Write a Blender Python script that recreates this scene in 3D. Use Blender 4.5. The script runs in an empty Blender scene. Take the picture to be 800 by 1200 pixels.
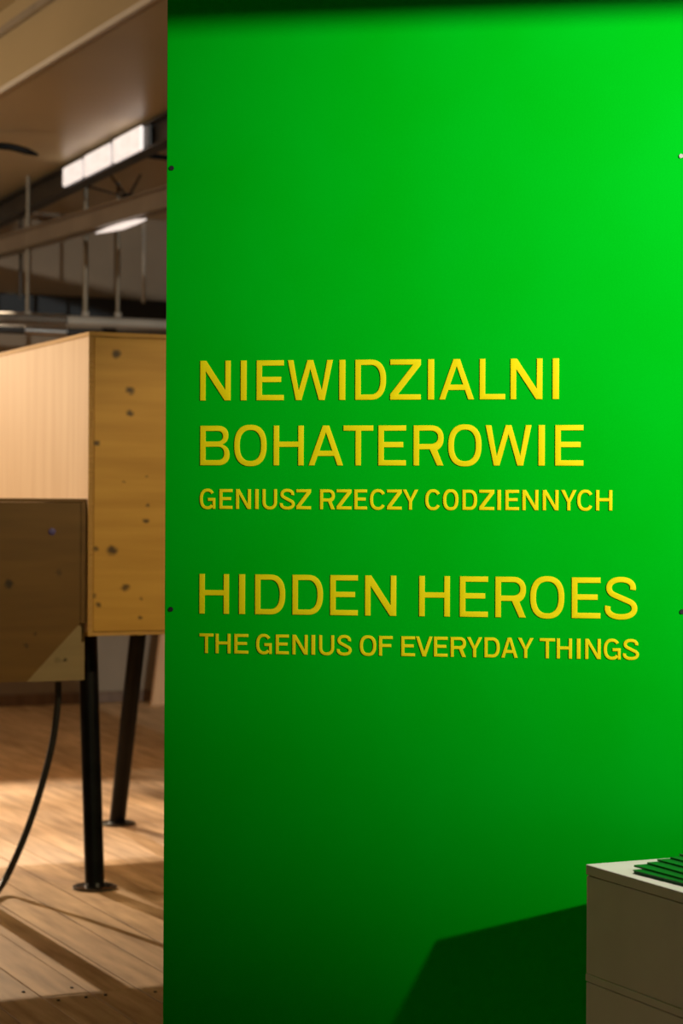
import bpy, bmesh, math, random
from mathutils import Vector, Matrix
random.seed(7)
R = math.radians
scene = bpy.context.scene
C = scene.collection

# ------------------------------------------------------------------ camera
F = 2500.0                      # focal length in pixels of the 800x1200 frame
ROLL = 0.0045
EYE = 1.5
cam_d = bpy.data.cameras.new('camera')
cam = bpy.data.objects.new('camera', cam_d); C.objects.link(cam)
cam_d.sensor_fit = 'VERTICAL'; cam_d.sensor_height = 36.0; cam_d.sensor_width = 24.0
cam_d.lens = F / 1200 * 36
cam_d.clip_start = 0.05
cam.matrix_world = Matrix.Translation((0, 0, EYE)) @ Matrix.Rotation(R(90), 4, 'X') @ Matrix.Rotation(ROLL, 4, 'Z')
cam_d.dof.use_dof = True; cam_d.dof.focus_distance = 4.97; cam_d.dof.aperture_fstop = 4.5
scene.camera = cam

TH = math.atan(1160 / F)        # the hall is turned this much against the camera
PH = math.atan(F / 15460)       # the green wall is turned this much the other way
U = Vector((-math.sin(TH), math.cos(TH), 0)); V = Vector((math.cos(TH), math.sin(TH), 0))
W = Vector((math.cos(PH), -math.sin(PH), 0)); NW = Vector((-math.sin(PH), -math.cos(PH), 0))
W0 = Vector((0, 5.0, 0)); CAM = Vector((0, 0, EYE))

def ray(px, py):
    a, b = px - 400, py - 600
    c, s = math.cos(ROLL), math.sin(ROLL)
    return Vector(((a*c + b*s) / F, 1, -(-a*s + b*c) / F))
def on_wall(px, py, off=0.0):
    r = ray(px, py); return CAM + r * ((W0 + NW*off - CAM).dot(NW) / r.dot(NW))
def at_h(px, py, h):
    r = ray(px, py); return CAM + r * ((h - EYE) / r.z)
def at_t(px, py, t):            # point on the plane at hall depth t
    r = ray(px, py); return CAM + r * (t / r.dot(U))
def hall(P): return Vector((P.dot(V), P.dot(U), P.z))      # world -> hall frame (s, t, h)
def wor(s, t, h): return V*s + U*t + Vector((0, 0, h))
def wal(P): q = P - W0; return Vector((q.dot(W), q.z))     # world -> wall frame

# ------------------------------------------------------------------ world, lights, exposure
vs = scene.view_settings
vs.view_transform = 'Standard'; vs.look = 'None'; vs.gamma = 1.0; vs.use_curve_mapping = False
vs.exposure = 0.0
wd = bpy.data.worlds.new('world'); scene.world = wd; wd.use_nodes = True
wd.node_tree.nodes['Background'].inputs[0].default_value = (0.9, 0.75, 0.55, 1)
wd.node_tree.nodes['Background'].inputs[1].default_value = 0.012

def spot(name, loc, target, power, color, angle, blend, radius):
    d = bpy.data.lights.new(name, 'SPOT'); d.energy = power; d.color = color
    d.spot_size = R(angle); d.spot_blend = blend; d.shadow_soft_size = radius
    o = bpy.data.objects.new(name, d); C.objects.link(o)
    o.location = loc
    o.rotation_euler = (Vector(target) - Vector(loc)).to_track_quat('-Z', 'Y').to_euler()
    return o
def fill_light(name, loc, power, color, radius):
    d = bpy.data.lights.new(name, 'POINT'); d.energy = power; d.color = color; d.shadow_soft_size = radius
    o = bpy.data.objects.new(name, d); C.objects.link(o); o.location = loc
    return o
WARM = (1.0, 0.77, 0.52)
KEYPOS = Vector((4.23, -0.38, 3.75))
spot('wall_spotlight', KEYPOS, on_wall(1469, -10), 3700, (0.95, 1.0, 0.95), 43.7, 1.0, 0.07)
spot('side_spotlight', wor(-0.5, 8.5, 3.7), wor(2.6, 8.7, 1.7), 260, (1.0, 0.79, 0.56), 50, 0.5, 0.06)
spot('far_spotlight', (-2.66, 15.2, 3.35), (-1.0, 10.0, 0.0), 1000, WARM, 27, 0.5, 0.05)
spot('front_spotlight', wor(4.2, 4.2, 3.6), wor(3.1, 8.0, 0.95), 330, (1.0, 0.78, 0.42), 38, 0.7, 0.06)
spot('aisle_spotlight', wor(2.25, 15.0, 3.25), wor(2.3, 8.6, 0.0), 2200, WARM, 40, 0.5, 0.04)
spot('plinth_fill_spot', (0.95, 4.50, 3.6), (0.72, 4.25, 0.73), 230, (1.0, 0.82, 0.78), 20, 0.6, 0.04)  # added spot that whitens the plinth top
fill_light('hall_fill', wor(-1.2, 12.6, 2.7), 330, WARM, 0.15)  # added fill that lifts the ceiling and far wall
fill_light('entrance_fill', (-0.05, -0.1, 3.2), 28, (1.0, 0.92, 0.78), 0.2)  # added fill over the camera for the plinth side and wall sheen

# ------------------------------------------------------------------ materials
def mat(name, color=(1,1,1), rough=0.5, metal=0.0, spec=0.5):
    m = bpy.data.materials.new(name); m.use_nodes = True
    b = m.node_tree.nodes['Principled BSDF']
    b.inputs['Base Color'].default_value = (*color, 1); b.inputs['Roughness'].default_value = rough
    b.inputs['Metallic'].default_value = metal; b.inputs['Specular IOR Level'].default_value = spec
    return m
def nodes(m): return m.node_tree.nodes, m.node_tree.links, m.node_tree.nodes['Principled BSDF']
def noise_mix(m, c1, c2, scale=(1,1,1), ns=5.0, detail=4, lo=0.35, hi=0.65, bump=0.0, rand=0.0):
    """colour from a stretched noise in object space"""
    n, l, b = nodes(m)
    tc = n.new('ShaderNodeTexCoord'); mp = n.new('ShaderNodeMapping'); mp.inputs['Scale'].default_value = scale
    l.new(tc.outputs['Object'], mp.inputs['Vector'])
    nz = n.new('ShaderNodeTexNoise'); nz.inputs['Scale'].default_value = ns; nz.inputs['Detail'].default_value = detail
    vec = mp.outputs[0]
    if rand:
        oi = n.new('ShaderNodeObjectInfo'); ad = n.new('ShaderNodeVectorMath'); ad.operation = 'ADD'
        mu = n.new('ShaderNodeVectorMath'); mu.operation = 'SCALE'; mu.inputs['Scale'].default_value = 37.0
        cb = n.new('ShaderNodeCombineXYZ')
        for i in range(3): l.new(oi.outputs['Random'], cb.inputs[i])
        l.new(cb.outputs[0], mu.inputs[0]); l.new(mp.outputs[0], ad.inputs[0]); l.new(mu.outputs[0], ad.inputs[1])
        vec = ad.outputs[0]
    l.new(vec, nz.inputs['Vector'])
    mr = n.new('ShaderNodeMapRange'); mr.inputs['From Min'].default_value = lo; mr.inputs['From Max'].default_value = hi
    l.new(nz.outputs['Fac'], mr.inputs['Value'])
    mx = n.new('ShaderNodeMix'); mx.data_type = 'RGBA'
    mx.inputs[6].default_value = (*c1, 1); mx.inputs[7].default_value = (*c2, 1)
    l.new(mr.outputs[0], mx.inputs[0])
    out = mx.outputs[2]
    if rand:
        hs = n.new('ShaderNodeHueSaturation')
        m2 = n.new('ShaderNodeMapRange'); m2.inputs['To Min'].default_value = 1 - rand; m2.inputs['To Max'].default_value = 1 + rand
        l.new(oi.outputs['Random'], m2.inputs['Value']); l.new(m2.outputs[0], hs.inputs['Value']); l.new(out, hs.inputs['Color'])
        out = hs.outputs[0]
    l.new(out, b.inputs['Base Color'])
    if bump:
        bp = n.new('ShaderNodeBump'); bp.inputs['Strength'].default_value = bump; bp.inputs['Distance'].default_value = 0.01
        l.new(nz.outputs['Fac'], bp.inputs['Height']); l.new(bp.outputs[0], b.inputs['Normal'])
    return m, out
def add_knots(m, out, knots, dark=(0.06, 0.03, 0.012), axes=(0, 2), stretch=1.0):
    """knots of the wood: dark spots at given local places"""
    n, l, b = nodes(m)
    tc = n.new('ShaderNodeTexCoord'); sp = n.new('ShaderNodeSeparateXYZ'); l.new(tc.outputs['Object'], sp.inputs[0])
    cb = n.new('ShaderNodeCombineXYZ'); l.new(sp.outputs[axes[0]], cb.inputs[0]); l.new(sp.outputs[axes[1]], cb.inputs[1])
    nz = n.new('ShaderNodeTexNoise'); nz.inputs['Scale'].default_value = 60; l.new(cb.outputs[0], nz.inputs['Vector'])
    sub = n.new('ShaderNodeVectorMath'); sub.operation = 'MULTIPLY_ADD'; sub.inputs[1].default_value = (0.02,)*3
    l.new(nz.outputs['Color'], sub.inputs[0]); l.new(cb.outputs[0], sub.inputs[2])
    fac = None
    for (x, y, r, k) in knots:
        d = n.new('ShaderNodeVectorMath'); d.operation = 'SUBTRACT'; d.inputs[1].default_value = (x + .01, y + .01, .01)
        l.new(sub.outputs[0], d.inputs[0])
        s2 = n.new('ShaderNodeVectorMath'); s2.operation = 'MULTIPLY'; s2.inputs[1].default_value = (1/stretch, 1, 0); l.new(d.outputs[0], s2.inputs[0])
        ln = n.new('ShaderNodeVectorMath'); ln.operation = 'LENGTH'; l.new(s2.outputs[0], ln.inputs[0])
        mr = n.new('ShaderNodeMapRange'); mr.interpolation_type = 'SMOOTHSTEP'
        mr.inputs['From Min'].default_value = r*.35; mr.inputs['From Max'].default_value = r*1.3
        mr.inputs['To Min'].default_value = k; mr.inputs['To Max'].default_value = 0
        l.new(ln.outputs['Value'], mr.inputs['Value'])
        if fac is None: fac = mr.outputs[0]
        else:
            mm = n.new('ShaderNodeMath'); mm.operation = 'MAXIMUM'; l.new(fac, mm.inputs[0]); l.new(mr.outputs[0], mm.inputs[1]); fac = mm.outputs[0]
    mx = n.new('ShaderNodeMix'); mx.data_type = 'RGBA'; mx.inputs[7].default_value = (*dark, 1)
    l.new(out, mx.inputs[6]); l.new(fac, mx.inputs[0]); l.new(mx.outputs[2], b.inputs['Base Color'])

M = {}
M['green'] = mat('green_paint', (0.0, 0.55, 0.004), 0.32, spec=0.15)
noise_mix(M['green'], (0.0, 0.455, 0.005), (0.0, 0.475, 0.008), ns=3, bump=0.0)
_n, _l, _b = nodes(M['green'])
_nz = _n.new('ShaderNodeTexNoise'); _nz.inputs['Scale'].default_value = 260; _bp = _n.new('ShaderNodeBump')
_bp.inputs['Strength'].default_value = 0.05; _bp.inputs['Distance'].default_value = 0.002
_l.new(_nz.outputs['Fac'], _bp.inputs['Height']); _l.new(_bp.outputs[0], _b.inputs['Normal'])
_b.inputs['Specular Tint'].default_value = (0.12, 1.0, 0.55, 1)
M['yellow'] = mat('yellow_foam', (0.98, 0.76, 0.003), 0.5, spec=0.15)
noise_mix(M['yellow'], (0.98, 0.745, 0.002), (0.99, 0.765, 0.003), ns=6)
M['raw_edge'] = noise_mix(mat('raw_board_edge', rough=0.7), (0.42, 0.28, 0.15), (0.5, 0.34, 0.19), (1, 1, 20), 8)[0]
M['black'] = noise_mix(mat('black_metal', rough=0.28, spec=0.15), (0.004, 0.004, 0.004), (0.008, 0.008, 0.008), ns=12)[0]
M['plate'] = noise_mix(mat('polished_black_plate', rough=0.18, spec=0.8), (0.012, 0.011, 0.010), (0.02, 0.018, 0.016), ns=12)[0]
M['rubber'] = noise_mix(mat('black_rubber', rough=0.5), (0.006, 0.006, 0.006), (0.014, 0.013, 0.012), ns=20)[0]
M['screw'] = noise_mix(mat('dark_screw', rough=0.5), (0.01, 0.02, 0.01), (0.02, 0.02, 0.02), ns=40)[0]
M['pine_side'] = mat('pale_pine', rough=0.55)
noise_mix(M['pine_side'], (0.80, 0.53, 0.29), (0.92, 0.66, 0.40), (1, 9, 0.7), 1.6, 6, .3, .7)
M['pine_edge'] = noise_mix(mat('pine_edge', rough=0.6), (0.52, 0.28, 0.065), (0.66, 0.38, 0.10), (1, 1, 30), 3)[0]
M['beam_dark'] = noise_mix(mat('grey_steel', rough=0.4, metal=0.3), (0.025, 0.022, 0.02), (0.04, 0.035, 0.03), ns=3)[0]
M['ceiling'] = noise_mix(mat('tan_gloss_paint', rough=0.36), (0.50, 0.40, 0.235), (0.56, 0.45, 0.27), ns=0.7)[0]
M['plaster'] = noise_mix(mat('tan_plaster', rough=0.7), (0.18, 0.13, 0.085), (0.23, 0.17, 0.113), ns=1.5)[0]
M['navy'] = noise_mix(mat('dark_blue_steel', rough=0.6), (0.006, 0.008, 0.011), (0.01, 0.012, 0.016), ns=4)[0]
M['alu'] = noise_mix(mat('duct_metal', rough=0.28, metal=1.0), (0.55, 0.53, 0.5), (0.7, 0.68, 0.65), ns=6)[0]
M['pipe'] = noise_mix(mat('grey_pipe_paint', rough=0.4), (0.30, 0.26, 0.21), (0.36, 0.31, 0.25), ns=6)[0]
M['rod'] = noise_mix(mat('zinc_rod', rough=0.45, metal=0.2), (0.15, 0.12, 0.08), (0.2, 0.16, 0.11), ns=6)[0]
M['skirting'] = noise_mix(mat('brown_skirting', rough=0.5), (0.10, 0.055, 0.03), (0.14, 0.08, 0.045), (6, 1, 1), 4)[0]
M['trim_glint'] = noise_mix(mat('glint_trim_paint', rough=0.2, spec=0.8), (0.82, 0.78, 0.72), (0.88, 0.84, 0.78), ns=4)[0]  # pale colour stands for the glint along the ceiling edge
M['board'] = noise_mix(mat('orange_wood', rough=0.6), (0.52, 0.29, 0.14), (0.62, 0.36, 0.18), (10, 10, 1), 3)[0]
M['white'] = noise_mix(mat('off_white_paint', rough=0.6), (0.72, 0.69, 0.62), (0.78, 0.75, 0.68), ns=5)[0]
M['seam'] = noise_mix(mat('grey_joint', rough=0.8), (0.25, 0.23, 0.2), (0.3, 0.28, 0.25), ns=9)[0]
M['leaflet'] = noise_mix(mat('green_card', rough=0.4), (0.0, 0.12, 0.008), (0.0, 0.16, 0.012), ns=9)[0]
M['leaflet_page'] = noise_mix(mat('dark_green_paper', rough=0.7), (0.0, 0.03, 0.006), (0.0, 0.045, 0.009), ns=9)[0]
M['paper'] = noise_mix(mat('white_paper', rough=0.7), (0.72, 0.72, 0.66), (0.78, 0.78, 0.72), ns=9)[0]
M['plank'] = mat('floor_plank', rough=0.6, spec=0.2)
_m, _o = noise_mix(M['plank'], (0.36, 0.22, 0.11), (0.66, 0.44, 0.25), (9, 0.9, 1), 2.4, 8, .3, .66, 0.06, 0.12)
M['subfloor'] = noise_mix(mat('dark_gap', rough=0.9), (0.02, 0.012, 0.008), (0.03, 0.018, 0.012), ns=6)[0]
M['nail'] = noise_mix(mat('nail_head', rough=0.5, metal=0.5), (0.03, 0.025, 0.02), (0.06, 0.05, 0.04), ns=30)[0]
M['lens'] = noise_mix(mat('violet_button', rough=0.25), (0.12, 0.10, 0.30), (0.16, 0.13, 0.36), ns=30)[0]

# ------------------------------------------------------------------ mesh helpers
def box(bm, x0, x1, y0, y1, z0, z1, bev=0.0):
    vs_ = [bm.verts.new((x, y, z)) for z in (z0, z1) for y in (y0, y1) for x in (x0, x1)]
    fs = [(0,2,3,1), (4,5,7,6), (0,1,5,4), (2,6,7,3), (0,4,6,2), (1,3,7,5)]
    faces = [bm.faces.new([vs_[i] for i in f]) for f in fs]
    if bev:
        es = list({e for f in faces for e in f.edges})
        bmesh.ops.bevel(bm, geom=es, offset=bev, segments=1, affect='EDGES')
def tube(bm, pts, rad, seg=12, caps=True):
    pts = [Vector(p) for p in pts]; rings = []; a = None
    for i, p in enumerate(pts):
        d = (pts[min(i+1, len(pts)-1)] - pts[max(i-1, 0)]).normalized()
        if a is None: a = d.cross(Vector((0, 0, 1)) if abs(d.z) < .9 else Vector((1, 0, 0)))
        a = a - d*a.dot(d); a.normalize(); b = d.cross(a)
        r = rad[i] if isinstance(rad, (list, tuple)) else rad
        rings.append([bm.verts.new(p + (a*math.cos(k*2*math.pi/seg) + b*math.sin(k*2*math.pi/seg))*r) for k in range(seg)])
    for q in range(len(rings)-1):
        for k in range(seg):
            bm.faces.new((rings[q][k], rings[q][(k+1) % seg], rings[q+1][(k+1) % seg], rings[q+1][k]))
    if caps: bm.faces.new(rings[0]); bm.faces.new(rings[-1])
def prism(bm, poly, y0, y1):
    """polygon in x/z extruded along y"""
    a = [bm.verts.new((x, y0, z)) for x, z in poly]; b = [bm.verts.new((x, y1, z)) for x, z in poly]
    bm.faces.new(a); bm.faces.new(b[::-1]); k = len(poly)
    for i in range(k): bm.faces.new((a[i], a[(i+1) % k], b[(i+1) % k], b[i]))
def obj(name, bm, m, parent=None, smooth=False):
    if isinstance(bm, bpy.types.Mesh): me = bm
    else:
        bmesh.ops.recalc_face_normals(bm, faces=bm.faces)
        me = bpy.data.meshes.new(name); bm.to_mesh(me); bm.free()
        me.materials.append(M[m])
        if smooth:
            for p in me.polygons: p.use_smooth = True
            me.set_sharp_from_angle(angle=R(40))
    o = bpy.data.objects.new(name, me); C.objects.link(o)
    if parent: o.parent = parent
    return o
def tag(o, label, cat, group=None):
    o['label'] = label; o['category'] = cat
    if group: o['group'] = group
    return o
def struct(o, label=None):
    o['kind'] = 'structure'
    if label: o['label'] = label
    return o
def empty(name, loc=(0,0,0), rz=0.0):
    o = bpy.data.objects.new(name, None); C.objects.link(o); o.location = loc; o.rotation_euler = (0, 0, rz)
    o.empty_display_size = 0.1
    return o
def B(*a, bev=0.0):
    bm = bmesh.new(); box(bm, *a, bev=bev); return bm
def T(pts, rad, seg=12):
    bm = bmesh.new(); tube(bm, pts, rad, seg); return bm

# ------------------------------------------------------------------ the hall shell (hall frame: x = s, y = t)
T_END = 15.9; CEIL = 4.25; DROP = 3.80
fl = struct(obj('floor', B(-7, 10, -4, T_END, -0.2, -0.025), 'subfloor')); fl.rotation_euler.z = TH
fl['label'] = 'worn pine plank floor of the exhibition hall'
PW = 0.155
pm = {}
def plank_mesh(length):
    key = round(length, 2)
    if key not in pm:
        bm = B(-PW/2 + .0024, PW/2 - .0024, -length/2 + .0018, length/2 - .0018, -0.024, 0.0, bev=0.0008)
        bmesh.ops.recalc_face_normals(bm, faces=bm.faces)
        me = bpy.data.meshes.new('plank'); bm.to_mesh(me); bm.free(); me.materials.append(M['plank']); pm[key] = me
    return pm[key]
T_J = 6.36
runs = [(T_J - 3.6, T_J), (T_J, T_J + 4.8), (T_J + 4.8, T_END)]
for a, b in runs:
    s = -0.62
    while s < 7.2:
        vis_lo = 0.35*a - 1.2; vis_hi = 0.42*b + 1.2
        if vis_lo < s < vis_hi:
            p = obj('plank', plank_mesh(b - a), None, fl); p.location = (s, (a+b)/2, random.uniform(-.0015, .0005))
        s += PW
nbm = bmesh.new(); bmesh.ops.create_cone(nbm, cap_ends=True, segments=10, radius1=.0055, radius2=.005, depth=.004)
nme = bpy.data.meshes.new('nail'); nbm.to_mesh(nme); nbm.free(); nme.materials.append(M['nail'])
s = -0.62
while s < 4:
    if s > 1.3:
        for dt in (-.07, .07):
            for ds in (-.045, .045):
                if random.random() < .4: continue
                o = obj('nail', nme, None, fl); o.location = (s + ds, T_J + dt + random.uniform(-.015, .015), .0012)
    s += PW
o = struct(obj('ceiling', B(-7, 10, -4, T_END + .2, CEIL, CEIL + .2), 'ceiling')); o.rotation_euler.z = TH; ceil = o
o = struct(obj('wall_far', B(-7, 10, T_END, T_END + .2, 0, CEIL), 'plaster')); o.rotation_euler.z = TH
o = struct(obj('wall_left', B(-7.2, -7, -4, T_END, 0, CEIL), 'plaster')); o.rotation_euler.z = TH
o = struct(obj('wall_right', B(10, 10.2, -4, T_END, 0, CEIL), 'plaster')); o.rotation_euler.z = TH
o = struct(obj('wall_back', B(-7, 10, -4.2, -4, 0, CEIL), 'plaster')); o.rotation_euler.z = TH
o = struct(obj('baseboard_far', B(-7, 10, T_END - .03, T_END, 0, .09, bev=.008), 'skirting')); o.rotation_euler.z = TH

# ------------------------------------------------------------------ green partition wall (wall frame)
A_L = wal(on_wall(193.5, 600)).x; A_R = wal(on_wall(804, 600)).x
WH = 3.0
gw = struct(empty('wall_green', W0, -PH), 'bright green partition wall carrying the yellow lettering')
pw = A_R - A_L
for k in range(2):
    p = obj('panel', B(A_L + k*pw + (.0012 if k else 0), A_L + (k+1)*pw - .0012, 0, .018, 0.0, WH, bev=.001), 'green', gw)
# screws down both edges of the panels
for (px, py) in ((201, 197), (200, 714), (798, 183), (799, 717)):
    q = wal(on_wall(px, py))
    bm = bmesh.new(); bmesh.ops.create_cone(bm, cap_ends=True, segments=16, radius1=.0065, radius2=.005, depth=.004)
    bmesh.ops.rotate(bm, verts=bm.verts, cent=(0,0,0), matrix=Matrix.Rotation(R(90), 3, 'X'))
    o = obj('screw', bm, 'alu' if px > 790 and py < 300 else 'screw', gw); o.location = (q.x, -.001, q.y)  # upper right screw in bright metal, its glint put into the material
for a in (A_L - .003, A_L + pw - .03, A_L + 2*pw - .06):
    obj('batten', B(a, a + .06, .0185, .06, 0.0, WH), 'raw_edge', gw)

# unseen board added above the frame: it shades the top of the green wall
hb = struct(obj('shade_board_1', B(-1.6, 3.2, -.06, .06, 3.018, 3.35, bev=.006), 'plaster'))
hb.location = W0 + NW*1.5; hb.rotation_euler.z = -PH

# ------------------------------------------------------------------ lettering
def sup(cx, cy, rx, ry, a0, a1, n=2.35, k=24):
    out = []
    for i in range(k + 1):
        a = R(a0 + (a1 - a0)*i/k); c, s = math.cos(a), math.sin(a)
        out.append((cx + rx*math.copysign(abs(c)**(2/n), c), cy + ry*math.copysign(abs(s)**(2/n), s)))
    return out
def stroke(path, t, th):
    """closed outline around a centre line; t across, th along the verticals"""
    L, Rr = [], []
    for i, p in enumerate(path):
        a = path[max(i-1, 0)]; b = path[min(i+1, len(path)-1)]
        dx, dy = b[0]-a[0], b[1]-a[1]; q = math.hypot(dx, dy); nx, ny = -dy/q, dx/q
        w = (t*abs(nx) + th*abs(ny)) / (abs(nx) + abs(ny)) / 2
        L.append((p[0] + nx*w, p[1] + ny*w)); Rr.append((p[0] - nx*w, p[1] - ny*w))
    return L + Rr[::-1]
def glyph(c, w, t):
    h = t*.96; a = t*1.04
    if c == 'I': return [[[(0,0),(0,1),(w,1),(w,0)]]]
    if c == 'L': return [[[(0,0),(0,1),(t,1),(t,h),(w,h),(w,0)]]]
    if c == 'H': return [[[(0,0),(0,1),(t,1),(t,.5+h/2+.03),(w-t,.5+h/2+.03),(w-t,1),(w,1),(w,0),(w-t,0),(w-t,.5-h/2+.03),(t,.5-h/2+.03),(t,0)]]]
    if c == 'T': return [[[(0,1),(w,1),(w,1-h),(.5*w+t/2,1-h),(.5*w+t/2,0),(.5*w-t/2,0),(.5*w-t/2,1-h),(0,1-h)]]]
    if c in 'EF':
        q = .5 + .02; m = .9*w
        pts = [(0,0),(0,1),(w,1),(w,1-h),(t,1-h),(t,q+h/2),(m,q+h/2),(m,q-h/2),(t,q-h/2)]
        pts += [(t,h),(w,h),(w,0)] if c == 'E' else [(t,0)]
        return [[pts]]
    if c == 'N': return [[[(0,0),(0,1),(1.12*t,1),(w-t,.26),(w-t,1),(w,1),(w,0),(w-1.12*t,0),(t,.74),(t,0)]]]
    if c == 'Z': return [[[(0,1),(w,1),(w,1-1.05*h),(1.42*t,h),(w,h),(w,0),(0,0),(0,1.05*h),(w-1.42*t,1-h),(0,1-h)]]]
    if c == 'V':
        k = a/(w-a); return [[[(0,1),(a,1),(.5*w,k),(w-a,1),(w,1),(.5*w+a/2,0),(.5*w-a/2,0)]]]
    if c == 'W':
        l, r = .245*w, .755*w; k = .24
        return [[[(0,1),(a,1),(l,k),(.5*w-a/2,1),(.5*w+a/2,1),(r,k),(w-a,1),(w,1),(r+a/2,0),(r-a/2,0),(.5*w,.78),(l+a/2,0),(l-a/2,0)]]]
    if c == 'A':
        xi = lambda y: a + (.5*w - a)*y/.83
        return [[[(0,0),(.5*w-.56*a,1),(.5*w+.56*a,1),(w,0),(w-a,0),(w-xi(.235),.235),(xi(.235),.235),(a,0)],
                 [(xi(.235+h),.235+h),(w-xi(.235+h),.235+h),(.5*w,.83)]]]
    if c == 'Y': return [[[(0,1),(a*1.1,1),(.5*w,.55),(w-a*1.1,1),(w,1),(.5*w+t/2,.41),(.5*w+t/2,0),(.5*w-t/2,0),(.5*w-t/2,.41)]]]
    if c == 'O':
        return [[sup(.5*w, .5, .5*w, .522, 0, 360, 2.4, 48)[:-1], sup(.5*w, .5, .5*w-t*1.02, .522-h, 0, 360, 2.4, 48)[:-1]]]
    if c == 'D':
        o = [(0,0),(0,1)] + sup(.5*w, .5, .5*w, .5, 90, -90, 2.35, 28)
        i = [(t,h),(t,1-h)] + sup(.5*w, .5, .5*w-t*1.02, .5-h, 90, -90, 2.35, 28)
        return [[o, i]]
    if c == 'B':
        q = .535
        o = [(0,0),(0,1)] + sup(.58*w, .755, .38*w, .245, 90, -65, 2.3, 16) + sup(.6*w, .268, .4*w, .268, 65, -90, 2.3, 16)
        i1 = [(t,q+h/2),(t,1-h)] + sup(.58*w, (1-h+q+h/2)/2, .38*w-t, (1-h-q-h/2)/2, 90, -90, 2.3, 16)
        i2 = [(t,h),(t,q-h/2)] + sup(.6*w, (h+q-h/2)/2, .4*w-t, (q-h/2-h)/2, 90, -90, 2.3, 16)
        return [[o, i1, i2]]
    if c == 'R':
        q = .47
        o = [(0,0),(0,1)] + sup(.56*w, .5+q/2-.06, .44*w, .56-q/2, 90, -62, 2.3, 18) + [(w,0),(w-a*1.12,0),(.54*w,q-h/2-.0),(t,q-h/2),(t,0)]
        i = [(t,q+h/2-.0),(t,1-h)] + sup(.56*w, (1-h+q+h/2)/2, .44*w-t, (1-h-q-h/2)/2, 90, -90, 2.3, 16)
        return [[o, i]]
    if c == 'U':
        ry = .33; path = [(t/2,1),(t/2,.6)] + sup(.5*w, ry+h/2-.022, .5*w-t/2, ry, 180, 360, 2.3, 24) + [(w-t/2,.6),(w-t/2,1)]
        return [[stroke(path, t, h)]]
    if c == 'C':
        return [[stroke(sup(.5*w, .5, .5*w-t/2, .522-h/2, 33, 327, 2.35, 40), t, h)]]
    if c == 'G':
        return [[stroke(sup(.49*w, .5, .49*w-t/2, .522-h/2, 36, 318, 2.35, 40), t, h)],
                [[(.52*w,.40),(.52*w,.40+h),(w,.40+h),(w,0),(w-t*.9,0),(w-t*.9,.40)]]]
    if c == 'S':
        up = sup(.5*w, .752, .455*w-t/2, .27-h/2, -12, 238, 2.2, 26)
        lo = sup(.5*w, .252, .5*w-t/2, .274-h/2, 60, -194, 2.2, 26)
        return [[stroke(up + lo, t, h)]]
    raise KeyError(c)
DEPTH = 0.0022
dg = None
def letter_mesh(c, wpx, hpx_m, wm, t):
    """one letter as a rounded raised block; local x right, z up, y from the wall"""
    parts = []
    for shape in glyph(c, wm / hpx_m, t):
        cu = bpy.data.curves.new('letter', 'CURVE'); cu.dimensions = '2D'; cu.fill_mode = 'BOTH'
        bv = 0.0009
        cu.extrude = DEPTH/2 - bv; cu.bevel_depth = bv; cu.bevel_resolution = 2; cu.offset = -bv
        for pl in shape:
            sp = cu.splines.new('POLY'); sp.points.add(len(pl) - 1); sp.use_cyclic_u = True
            for p, (x, y) in zip(sp.points, pl): p.co = (x*hpx_m, y*hpx_m, 0, 1)
        o = bpy.data.objects.new('tmp', cu)
        parts.append(bpy.data.meshes.new_from_object(o))
        bpy.data.objects.remove(o)
    bm = bmesh.new()
    for me in parts: bm.from_mesh(me); bpy.data.meshes.remove(me)
    bmesh.ops.remove_doubles(bm, verts=bm.verts, dist=1e-5)
    bmesh.ops.rotate(bm, verts=bm.verts, cent=(0,0,0), matrix=Matrix.Rotation(R(90), 3, 'X'))
    return bm
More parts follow.
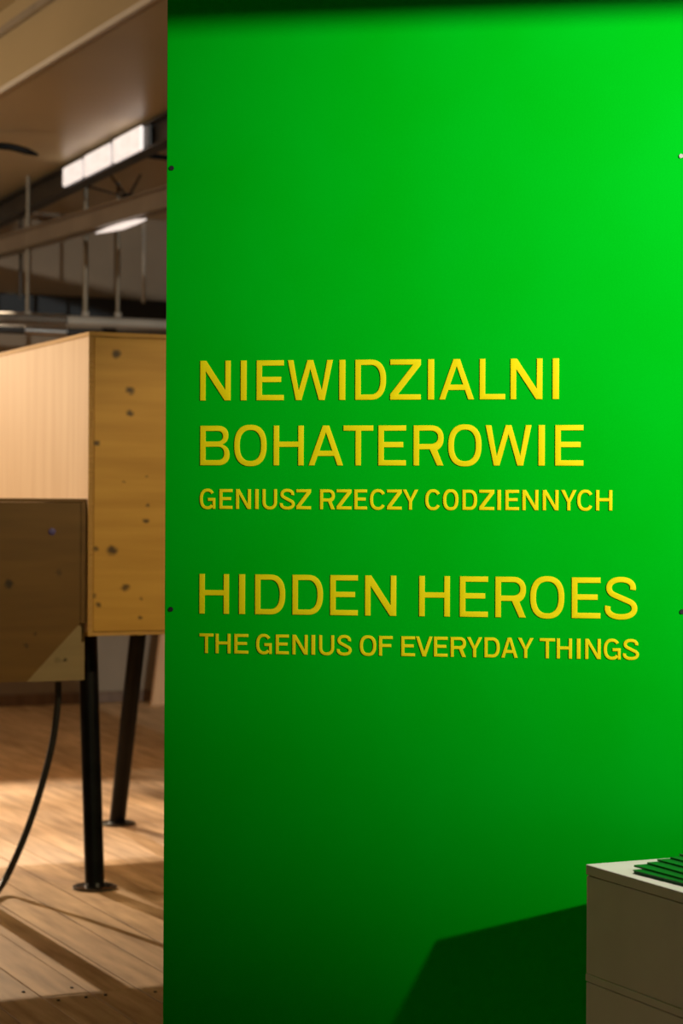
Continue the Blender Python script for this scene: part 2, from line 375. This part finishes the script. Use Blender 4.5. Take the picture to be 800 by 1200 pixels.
LINES = [
 ('large raised yellow letters reading NIEWIDZIALNI, top line on green wall', .140, (423.0, 469.2, 419.8, 468.2),
  'N 234.6 270.4 I 282 289 E 300.6 332.6 W 337 390 I 397.4 404.6 D 416.2 452.2 Z 457 493 I 501.2 508.6 A 514.4 555.4 L 561.8 591.8 N 598 635.4 I 647.2 654.8'),
 ('large raised yellow letters reading BOHATEROWIE, second line on green wall', .140, (499.0, 545.2, 498.0, 546.0),
  'B 234.6 269 O 274.4 312.4 H 320.6 355.8 A 361.6 402 T 402.2 437.2 E 443.2 475.6 R 484.4 519.6 O 525 564 W 568.6 622.6 I 630.6 638.2 E 650.2 683.4'),
 ('small raised yellow letters reading GENIUSZ RZECZY CODZIENNYCH on green wall', .162, (573.6, 596.6, 573.8, 598.2),
  'G 234 252.4 E 257 272.4 N 276.4 294 I 298.8 303 U 307.4 324.6 S 327.6 345.4 Z 347 364.4 R 374.8 392.2 Z 394.2 411.8 E 415 430 C 433.2 452 Z 453.2 470.6 Y 471.6 490 C 498 516.4 O 518.8 537 D 541.6 558.8 Z 561.2 579 I 582.4 586.8 E 591.8 608 N 611.8 630.6 N 635.6 654.2 Y 657 675.4 C 676 695 H 698 717.2'),
 ('large raised yellow letters reading HIDDEN HEROES on green wall', .140, (673.0, 719.4, 676.6, 725.0),
  'H 233.6 268.4 I 280 287.2 D 298.8 334.2 D 342.6 378.4 E 386.8 419.2 N 427.6 464.2 H 491 527 E 538.6 571.6 R 580.2 616 O 621 661 E 669.6 703.4 S 708.2 746.6'),
 ('small raised yellow letters reading THE GENIUS OF EVERYDAY THINGS, bottom line on green wall', .162, (743.1, 765.8, 748.4, 772.6),
  'T 233.6 250.2 H 252.5 270.2 E 274.5 291 G 300 318.4 E 322.9 338.4 N 342.5 360.5 I 364.7 369.2 U 373.7 391.5 S 394.4 412 O 421.4 440.7 F 443.9 460 E 470 486.2 V 487 506.7 E 508.2 524.4 R 527.8 545.8 Y 546.7 565 D 567.4 585.4 A 587 606.5 Y 606.5 625 T 632 650 H 652 670 I 675.4 680 N 685.3 703.7 G 707 727 S 729.4 748.5'),
]
for label, t, (tl, bl, tr, br), txt in LINES:
    tk = txt.split(); items = [(tk[i], float(tk[i+1]), float(tk[i+2])) for i in range(0, len(tk), 3)]
    xl, xr = items[0][1], items[-1][2]
    ztop = (wal(on_wall(xl, tl)).y + wal(on_wall(xr, tr)).y) / 2
    zbot = (wal(on_wall(xl, bl)).y + wal(on_wall(xr, br)).y) / 2
    H = ztop - zbot; ym = (tl + bl + tr + br) / 4
    x0 = wal(on_wall(xl, ym)).x
    base = W0 + W*x0 + Vector((0, 0, zbot))
    root = tag(empty('wall_lettering', base, -PH), label, 'lettering', 'lines of yellow lettering')
    for c, a, b in items:
        xa, xb = wal(on_wall(a, ym)).x, wal(on_wall(b, ym)).x
        o = obj('letter', letter_mesh(c, 0, H, xb - xa, t), 'yellow', root, smooth=True)
        o.location = (xa - x0, -DEPTH/2 - .0003, 0)

# ------------------------------------------------------------------ white plinth by the wall with green leaflets
CP = on_wall(686.2, 1012.7, 0.35); PHH = CP.z
pl = tag(empty('display_plinth', (CP.x, CP.y, 0), TH), 'white painted display plinth with green leaflets on top, before green wall', 'plinth')
LV, LU = 0.57, 1.15             # along the hall's cross axis, towards the camera
obj('top_panel', B(0, LV, -LU, 0, PHH - .022, PHH, bev=.0012), 'white', pl)
zs = [PHH - .0245, PHH - .232, PHH - .250, PHH - .47, PHH - .488, 0.0]
obj('joint', B(.004, LV - .004, -LU + .004, -.004, 0.002, PHH - .022), 'seam', pl)
obj('side_panel', B(.0012, LV - .0012, -LU + .0012, -.0012, zs[1], zs[0], bev=.001), 'white', pl)
obj('shelf_edge', B(.0, LV, -LU, 0, zs[2] + .001, zs[1] - .001, bev=.001), 'white', pl)
obj('side_panel', B(.0012, LV - .0012, -LU + .0012, -.0012, zs[3], zs[2] - .0015, bev=.001), 'white', pl)
obj('shelf_edge', B(.0, LV, -LU, 0, zs[4] + .001, zs[3] - .001, bev=.001), 'white', pl)
obj('side_panel', B(.0012, LV - .0012, -LU + .0012, -.0012, 0.0, zs[4] - .0015, bev=.001), 'white', pl)
# leaflets: a pile pushed over into a staircase
lq = hall(at_h(741, 1024, PHH)) - hall(Vector((CP.x, CP.y, PHH)))
ords = ['lowest', 'second lowest', 'third', 'fourth', 'second highest', 'topmost']
z_ = PHH
for i in range(6):
    lab = 'green leaflet on the white plinth, %s of the staggered pile%s' % (ords[i], ' from below' if i in (2, 3) else '')
    q = Vector((CP.x, CP.y, 0)) + V*(lq.x + (.0, .022, .052, .080, .108, .135)[i]) + U*(lq.y + (.0, .030, .026, .030, .024, .03)[i])
    lp = tag(empty('leaflet', (q.x, q.y, z_), TH + R((3.0, .8, -.6, .5, -.8, .4)[i])), lab, 'leaflet', 'green leaflets on the plinth')
    th_ = (.0085, .0042, .0042, .004, .0042, .004)[i]
    obj('back_cover', B(0, .2, -.26, 0, .0, .0012), 'leaflet', lp)
    obj('pages', B(.002, .199, -.2585, -.0015, .0014, th_ - .0024), 'leaflet_page', lp)
    obj('cover', B(0, .2, -.26, 0, th_ - .0022, th_ - .0002, bev=.0004), 'leaflet', lp)
    z_ += th_

# ------------------------------------------------------------------ big pine box on black legs (hall frame)
TF = 8.0
c0 = hall(at_t(104, 388.5, TF)); S0 = c0.x; HT = c0.z; HB = hall(at_t(104, 745.5, TF)).z
BW, BL = 1.9, 2.6
bx = tag(empty('viewing_box', wor(S0, TF, 0), TH), 'tall pine exhibition box raised on black splayed legs', 'exhibition box')
def loc(P, s0=None, t0=None): q = hall(P); return Vector((q.x - S0, q.y - TF, q.z))
knots = []
for (px, py, r, k) in ((136,415,.022,.95),(152,458,.020,.95),(152,484.5,.017,.95),(112.5,519,.016,.95),(172,558,.008,.6),(144.5,565,.008,.6),(173,593,.010,.85),
                       (170.5,610,.014,.9),(131,645,.024,.95),(112,643,.013,.8),(146.5,688,.019,.9),(115,709,.013,.9),(110,698,.010,.6),(165,701,.008,.6),(164,724,.011,.85)):
    q = loc(at_t(px, py, TF)); knots.append((q.x, q.z, r*.8, k))
M['pine_front'] = mat('yellow_pine', rough=0.5)
_m, _o = noise_mix(M['pine_front'], (0.56, 0.29, 0.045), (0.70, 0.39, 0.07), (0.6, 1, 7), 2.4, 6, .3, .7)
add_knots(M['pine_front'], _o, knots, stretch=1.25)
TB = .021
obj('front_panel', B(TB + .0022, BW - TB - .002, -.003, TB, HB + .017, HT - .0205, bev=.001), 'pine_front', bx)
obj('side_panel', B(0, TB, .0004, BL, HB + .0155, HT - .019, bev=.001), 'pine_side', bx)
obj('edge_strip', B(0.0004, .009, -.003, .0, HB + .0155, HT - .019), 'pine_edge', bx)
obj('edge_strip', B(.0112, TB - .0004, -.003, .0, HB + .0155, HT - .019), 'pine_edge', bx)
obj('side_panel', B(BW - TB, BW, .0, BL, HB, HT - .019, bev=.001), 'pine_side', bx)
obj('top_panel', B(0, BW, -.003, BL, HT - .018, HT, bev=.001), 'pine_edge', bx)
obj('bottom_panel', B(.0, BW, -.003, BL, HB, HB + .0145, bev=.001), 'pine_edge', bx)
obj('back_panel', B(TB, BW - TB, BL - TB, BL, HB + .016, HT - .02), 'pine_front', bx)
def leg(top, foot, r=.039):
    lg = obj('leg', T([top, foot + Vector((0, 0, .004))], r, 20), 'black', bx, smooth=True)
    bm = bmesh.new(); tube(bm, [foot + Vector((0,0,.0)), foot + Vector((0,0,.010)), foot + Vector((0,0,.013))], [.088, .088, .080], 32)
    obj('foot_plate', bm, 'plate', lg, smooth=True)
    bm = bmesh.new(); tube(bm, [foot + Vector((0,0,.013)), foot + Vector((0,0,.026))], [.043, .036], 20)
    obj('collar', bm, 'black', lg, smooth=True)
tq = loc(at_t(102.5, 740, TF + .3)); tq.z = HB
leg(tq, loc(at_h(111.0, 1041, 0)))
leg(loc(at_h(164.0, 722, HB)), loc(at_h(137.0, 966, 0)))
leg(Vector((BW - .1, .08, HB)), Vector((BW + .05, .05, 0)))
leg(Vector((BW - .1, BL - .1, HB)), Vector((BW + .05, BL + .0, 0)))

# ------------------------------------------------------------------ low dark box in front of its side
TD = TF + .03
d0 = hall(at_t(100, 584.5, TD)); SD = d0.x; DT = d0.z; DB = hall(at_t(100, 797, TD)).z
DW, DL = 0.95, .55
db = tag(empty('peep_box', wor(SD, TD, 0), TH), 'low dark brown wooden box with a cut corner beside the tall pine box', 'exhibition box')
dk = []
def dloc(px, py): q = hall(at_t(px, py, TD)); return (q.x - SD, q.z)
for (px, py, r, k) in ((9, 684, .020, .9), (67.5, 671, .014, .5), (29, 756, .012, .6), (40, 743, .009, .5)):
    x, z = dloc(px, py); dk.append((x, z, r, k))
M['stained'] = mat('brown_stained_wood', rough=0.45)
_m, _o = noise_mix(M['stained'], (0.13, 0.062, 0.011), (0.18, 0.09, 0.018), (0.7, 1, 6), 3, 6, .3, .7)
add_knots(M['stained'], _o, dk, dark=(.02, .01, .004))
M['dull_pine'] = mat('dull_pine', rough=0.55)
_m, _o = noise_mix(M['dull_pine'], (0.25, 0.18, 0.085), (0.31, 0.225, 0.11), (0.7, 1, 6), 3, 6, .3, .7)
x1, z1 = dloc(76.5, 774)
add_knots(M['dull_pine'], _o, [(x1, z1, .008, .95), (x1 - .03, z1, .012, .3)], dark=(.03, .015, .006), stretch=1.6)
bm = bmesh.new(); ca = dloc(98, 728); cb_ = dloc(30, 797)
e = .016
prism(bm, [(-DW + e, DT - e), (-e - .008, DT - e), (-e - .008, ca[1] - .006), (cb_[0], DB + .002), (-DW + e, DB + .002)], -.016, .002)
obj('front_panel', bm, 'stained', db)
obj('back_board', B(-DW, -.0, .003, .02, DB, DT - .016), 'dull_pine', db)
obj('top_panel', B(-DW, 0, -.018, DL, DT - .0135, DT, bev=.001), 'stained', db)
obj('side_panel', B(-.022, 0, -.018, .0025, ca[1] - .004, DT - .0145), 'stained', db)
obj('side_panel', B(-.018, 0, .021, DL, DB, DT - .0145), 'dull_pine', db)
obj('side_panel', B(-DW, -DW + .018, .021, DL, DB, DT - .0145), 'dull_pine', db)
obj('bottom_panel', B(-DW + .019, -.019, .021, DL, DB, DB + .016), 'dull_pine', db)
bx_, bz_ = dloc(59.5, 623)
bm = bmesh.new(); tube(bm, [(bx_, -.015, bz_), (bx_, -.019, bz_), (bx_, -.022, bz_)], [.014, .014, .009], 20)
obj('button', bm, 'lens', db, smooth=True)['label'] = 'small violet round button'
for sx, ty in ((2.20 - SD, .10), (-DW + .08, DL - .08)):
    obj('leg', T([(sx, ty, DB), (sx - .02, ty + .02, 0)], .04, 16), 'black', db, smooth=True)

# power cable hanging from the low box
cp = [at_t(px, py, TD + .12) for px, py in ((68, 798.5), (68, 814), (66.5, 835), (62, 868), (54, 902), (44, 937), (32, 972), (18, 1006), (4, 1034))]
for px, py in ((-12, 1055), (-32, 1066), (-60, 1070)): cp.append(at_h(px, py, .013))
def smooth_pts(p, n=5):
    out = []
    for i in range(len(p) - 1):
        a, b, c, d = p[max(i-1,0)], p[i], p[i+1], p[min(i+2, len(p)-1)]
        for k in range(n):
            t = k/n
            out.append(.5*((2*b) + (c-a)*t + (2*a-5*b+4*c-d)*t*t + (3*b-a-3*c+d)*t*t*t))
    return out + [p[-1]]
o = tag(obj('power_cable', T(smooth_pts(cp), .0135, 12), 'rubber', smooth=True), 'thick black cable curving down from the low dark box to the floor', 'cable')

# ------------------------------------------------------------------ things along the far wall
b0 = hall(at_h(186, 826.5, 0)); t_b = min(b0.y, T_END - .14)
pa, pb = hall(at_t(177.5, 826, t_b)), hall(at_t(186.5, 745, t_b + .05))
bm = bmesh.new()
lean = (pb.x - pa.x) / (pb.z - pa.z)
hh = 1.6
prism(bm, [(0, 0), (.24, 0), (.24 + lean*hh, hh), (lean*hh, hh)], 0, .03)
o = tag(obj('wooden_board', bm, 'board'), 'orange brown wooden board leaning at the far wall behind the legs', 'board')
o.location = wor(pa.x, t_b, .0); o.rotation_euler = (R(-3), 0, TH)

tb = T_END - .22
ys = [(hall(at_t(100, 348.5, tb)).z, hall(at_t(100, 370.5, tb)).z)]
o = tag(obj('steel_girder', B(-6.9, 9.9, tb, tb + .2, ys[0][1], ys[0][0], bev=.006), 'navy'), 'dark blue steel girder running along the far wall', 'girder'); o.rotation_euler.z = TH

td = 14.2
def hz(px, py, t): return hall(at_t(px, py, t))
q0, q1 = hz(-60, 374, td), hz(76, 375.5, td)
rr = .043
pts, rad = [], []
N = 90
for i in range(N*2 + 1):
    k = i / (N*2); pts.append(wor(q0.x + (q1.x - q0.x)*k, td, q1.z)); rad.append(rr if i % 2 else rr*.82)
bm = bmesh.new(); tube(bm, pts, rad, 16)
tag(obj('flexible_duct', bm, 'alu', smooth=False), 'silver corrugated flexible duct hanging under the ceiling rods', 'duct')
q2, q3 = hz(77, 375.5, td), hz(330, 381, td)
tag(obj('ceiling_pipe', T([wor(q2.x, td, q1.z), wor(q3.x + .3, td, q1.z)], .036, 20), 'pipe', smooth=True), 'grey smooth pipe continuing to the right of the corrugated duct', 'pipe')
td2 = 13.9
q4, q5 = hz(-80, 389, td2), hz(76, 389, td2)
pp = tag(empty('supply_pipe'), 'thin dark pipe with a painted bright sleeve below the corrugated duct', 'pipe')
q6 = hz(330, 394, td2)
obj('pipe_run', T([wor(q4.x, td2, q5.z), wor(q6.x + .3, td2, q5.z)], .028, 16), 'beam_dark', pp, smooth=True)
obj('highlight', T([wor(hz(28, 389, td2).x, td2, q5.z), wor(hz(77, 389, td2).x, td2, q5.z)], .034, 16), 'alu', pp, smooth=True)  # bright metal length standing for a highlight on the pipe
obj('clamp', T([wor(hz(120, 389, td2).x, td2, q5.z), wor(hz(135, 389, td2).x, td2, q5.z)], .04, 16), 'black', pp, smooth=True)

names = {32: 'thin hanging rod left of the thickest one, above the corrugated duct', 100: 'thickest pale hanging rod, straight above the pine box corner',
         138: 'thin hanging rod just right of the thickest one', 168: 'faint thin hanging rod nearest the green wall', 24: 'dark thin hanging rod at the far left, beside a pale one'}
for px, r, m_, tt, yb in ((32, .012, 'rod', 14.2, 368), (100, .017, 'rod', 14.2, 368), (138, .013, 'rod', 14.2, 369), (168, .011, 'pipe', 15.0, 355), (24, .011, 'beam_dark', 15.0, 350)):
    q = hz(px, yb, tt)
    hd = tag(empty('hanging_rod', wor(q.x, tt, q.z), TH), names[px], 'rod', 'rods hanging from the ceiling')
    obj('rod', T([(0, 0, 0), (0, 0, DROP - q.z)], r, 10), m_, hd, smooth=True)
    if tt < 15: obj('hook', T([(-.02, 0, -.0), (.02, 0, 0)], .018, 16), 'pipe', hd, smooth=True)

# ------------------------------------------------------------------ roof beams
def prof_beam(name, p0, p1, prof, m, label):
    """a steel section (x across, z up) swept from p0 to p1"""
    d = (p1 - p0); L = d.length; rz = math.atan2(d.y, d.x) - math.pi/2
    o = empty(name, p0, rz)
    tag(o, label, 'beam', 'roof beams')
    return o, L
hb1 = 3.62
a = at_h(0, 264, hb1); b = at_h(195, 169, hb1); d = (a - b).normalized()
p0 = b - d*5.0; p1 = a + d*0.2
o, L = prof_beam('roof_beam', p0, p1, None, None, 'dark steel roof beam with a brightly lit stretch, upper one')
obj('web', B(-.012, .012, 0, L, .014, .146), 'beam_dark', o)
obj('flange', B(-.05, .05, 0, L, 0, .013, bev=.001), 'beam_dark', o)
obj('flange', B(-.05, .05, 0, L, .147, .16, bev=.001), 'beam_dark', o)
M['glow'] = mat('reflection_glow', (0.8, 0.8, 0.8), 0.5)  # emission imitates light reflected by the two steel beams
_n, _l, _b = nodes(M['glow']); _b.inputs['Emission Color'].default_value = (1.0, 0.88, 0.83, 1); _b.inputs['Emission Strength'].default_value = 0.75
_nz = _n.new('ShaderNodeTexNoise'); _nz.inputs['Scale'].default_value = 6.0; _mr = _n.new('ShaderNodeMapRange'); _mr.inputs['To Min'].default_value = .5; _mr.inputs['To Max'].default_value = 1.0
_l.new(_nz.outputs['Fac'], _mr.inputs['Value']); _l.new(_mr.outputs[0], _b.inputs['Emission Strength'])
bd = (p1 - p0).normalized()
def along(px, py): return (at_h(px, py, hb1) - p0).dot(bd)
ll = tag(empty('beam_glow', p0, math.atan2(bd.y, bd.x) - math.pi/2), 'added white reflection lamp in three sections along the upper steel beam', 'glow')  # added glowing strip in place of a reflection on the beam
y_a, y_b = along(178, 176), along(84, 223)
obj('glow_backing', B(.0125, .030, y_a - .05, y_b + .05, .02, .14), 'beam_dark', ll).location.x = -.062
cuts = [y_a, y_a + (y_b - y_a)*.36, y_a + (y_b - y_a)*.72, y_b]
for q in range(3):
    obj('glow_section', B(-.075, -.050, cuts[q] + .035, cuts[q+1] - .035, .004 + .004*q, .150 - .006*q, bev=.01), 'glow', ll)
hb2 = 3.3
a = at_h(0, 300.5, hb2); b = at_h(195, 245.5, hb2); d = (a - b).normalized()
o, L = prof_beam('roof_beam', b - d*5.5, a + d*.3, None, None, 'brown steel roof beam with a thin bright lower flange, lower one')
M['beam_brown'] = noise_mix(mat('brown_steel', rough=0.35), (0.16, 0.12, 0.085), (0.21, 0.16, 0.115), ns=3)[0]
obj('web', B(-.012, .012, 0, L, .011, .120), 'beam_brown', o)
obj('flange', B(-.05, .05, 0, L, 0, .010, bev=.001), 'rod', o)
obj('flange', B(-.05, .05, 0, L, .121, .130, bev=.001), 'beam_brown', o)
bd2 = -d
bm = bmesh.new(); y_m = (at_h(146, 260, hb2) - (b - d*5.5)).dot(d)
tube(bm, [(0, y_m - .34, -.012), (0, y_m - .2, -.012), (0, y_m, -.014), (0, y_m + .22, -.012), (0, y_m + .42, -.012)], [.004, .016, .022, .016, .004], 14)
lt = tag(obj('flange_glow', bm, 'glow', smooth=True), 'small added reflection lamp under the lower steel beam', 'glow')  # added glow shaped like the highlight on the lower flange
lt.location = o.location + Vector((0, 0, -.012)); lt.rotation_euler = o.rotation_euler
# lowered part of the ceiling with an edge trim painted pale for its glint
hs = DROP
a = hall(at_h(0, 109, hs)); b = hall(at_h(165, 8, hs))
k_ = (b.x - a.x) / (b.y - a.y)
y0_, y1_ = 7.0, T_END; xa_, xb_ = a.x + (y0_ - a.y)*k_, a.x + (y1_ - a.y)*k_
bm = bmesh.new()
lo_ = [bm.verts.new(p) for p in ((xa_, y0_, hs), (9.9, y0_, hs), (9.9, y1_, hs), (xb_, y1_, hs))]
up_ = [bm.verts.new((v_.co.x, v_.co.y, CEIL - .002)) for v_ in lo_]
bm.faces.new(lo_); bm.faces.new(up_[::-1])
for q in range(4): bm.faces.new((lo_[q], lo_[(q+1) % 4], up_[(q+1) % 4], up_[q]))
obj('dropped_panel', bm, 'ceiling', ceil)
def edge_bar(name, dx0, dx1, z0, z1, m, ya, yb):
    bm = bmesh.new(); c = []
    for z in (z0, z1):
        for y in (ya, yb):
            for dx in (dx0, dx1): c.append(bm.verts.new((a.x + (y - a.y)*k_ + dx, y, z)))
    for f in ((0,2,3,1), (4,5,7,6), (0,1,5,4), (2,6,7,3), (0,4,6,2), (1,3,7,5)): bm.faces.new([c[i] for i in f])
    obj(name, bm, m, ceil)
edge_bar('edge_trim', -.02, -.0005, hs - .012, hs + .016, 'trim_glint', 7.0, T_END)
edge_bar('upper_trim', -.03, -.0005, hs + .30, hs + .34, 'pipe', 7.0, T_END)
# wire braces with their clamp
nd = at_t(150, 232, 13.6)
br = tag(empty('wire_brace', nd), 'thin wire braces meeting in a clamp between the two steel beams', 'brace')
for px, py in ((123, 197), (176, 184), (88, 214)):
    q = at_t(px, py, 13.9) - nd; q *= min(1.0, (DROP - .01 - nd.z) / q.z)
    obj('wire', T([(0,0,0), q], .008, 8), 'beam_dark', br, smooth=True)
obj('clamp', T([(-.05, 0, -.01), (.03, .0, .01)], .028, 12), 'black', br, smooth=True)
bm = bmesh.new(); bmesh.ops.create_uvsphere(bm, u_segments=14, v_segments=8, radius=.022); bmesh.ops.translate(bm, verts=bm.verts, vec=(.045, -.01, .012))
obj('bolt', bm, 'alu', br, smooth=True)
# black conduits
for lab, pts_, t_ in (('black conduit with a drooping end at the left edge of the ceiling', ((-60, 168), (0, 171), (20, 174), (45, 182)), 12.5),
                      ('black conduit beside the green wall above the wire braces', ((160, 179), (180, 183), (240, 190)), 12.8)):
    ps = smooth_pts([at_t(x, y, t_) for x, y in pts_])
    tag(obj('conduit', T(ps, [.022]*(len(ps)-3) + [.017, .011, .006] if t_ < 12.6 else .018, 10), 'black', smooth=True), lab, 'conduit', 'black conduits')
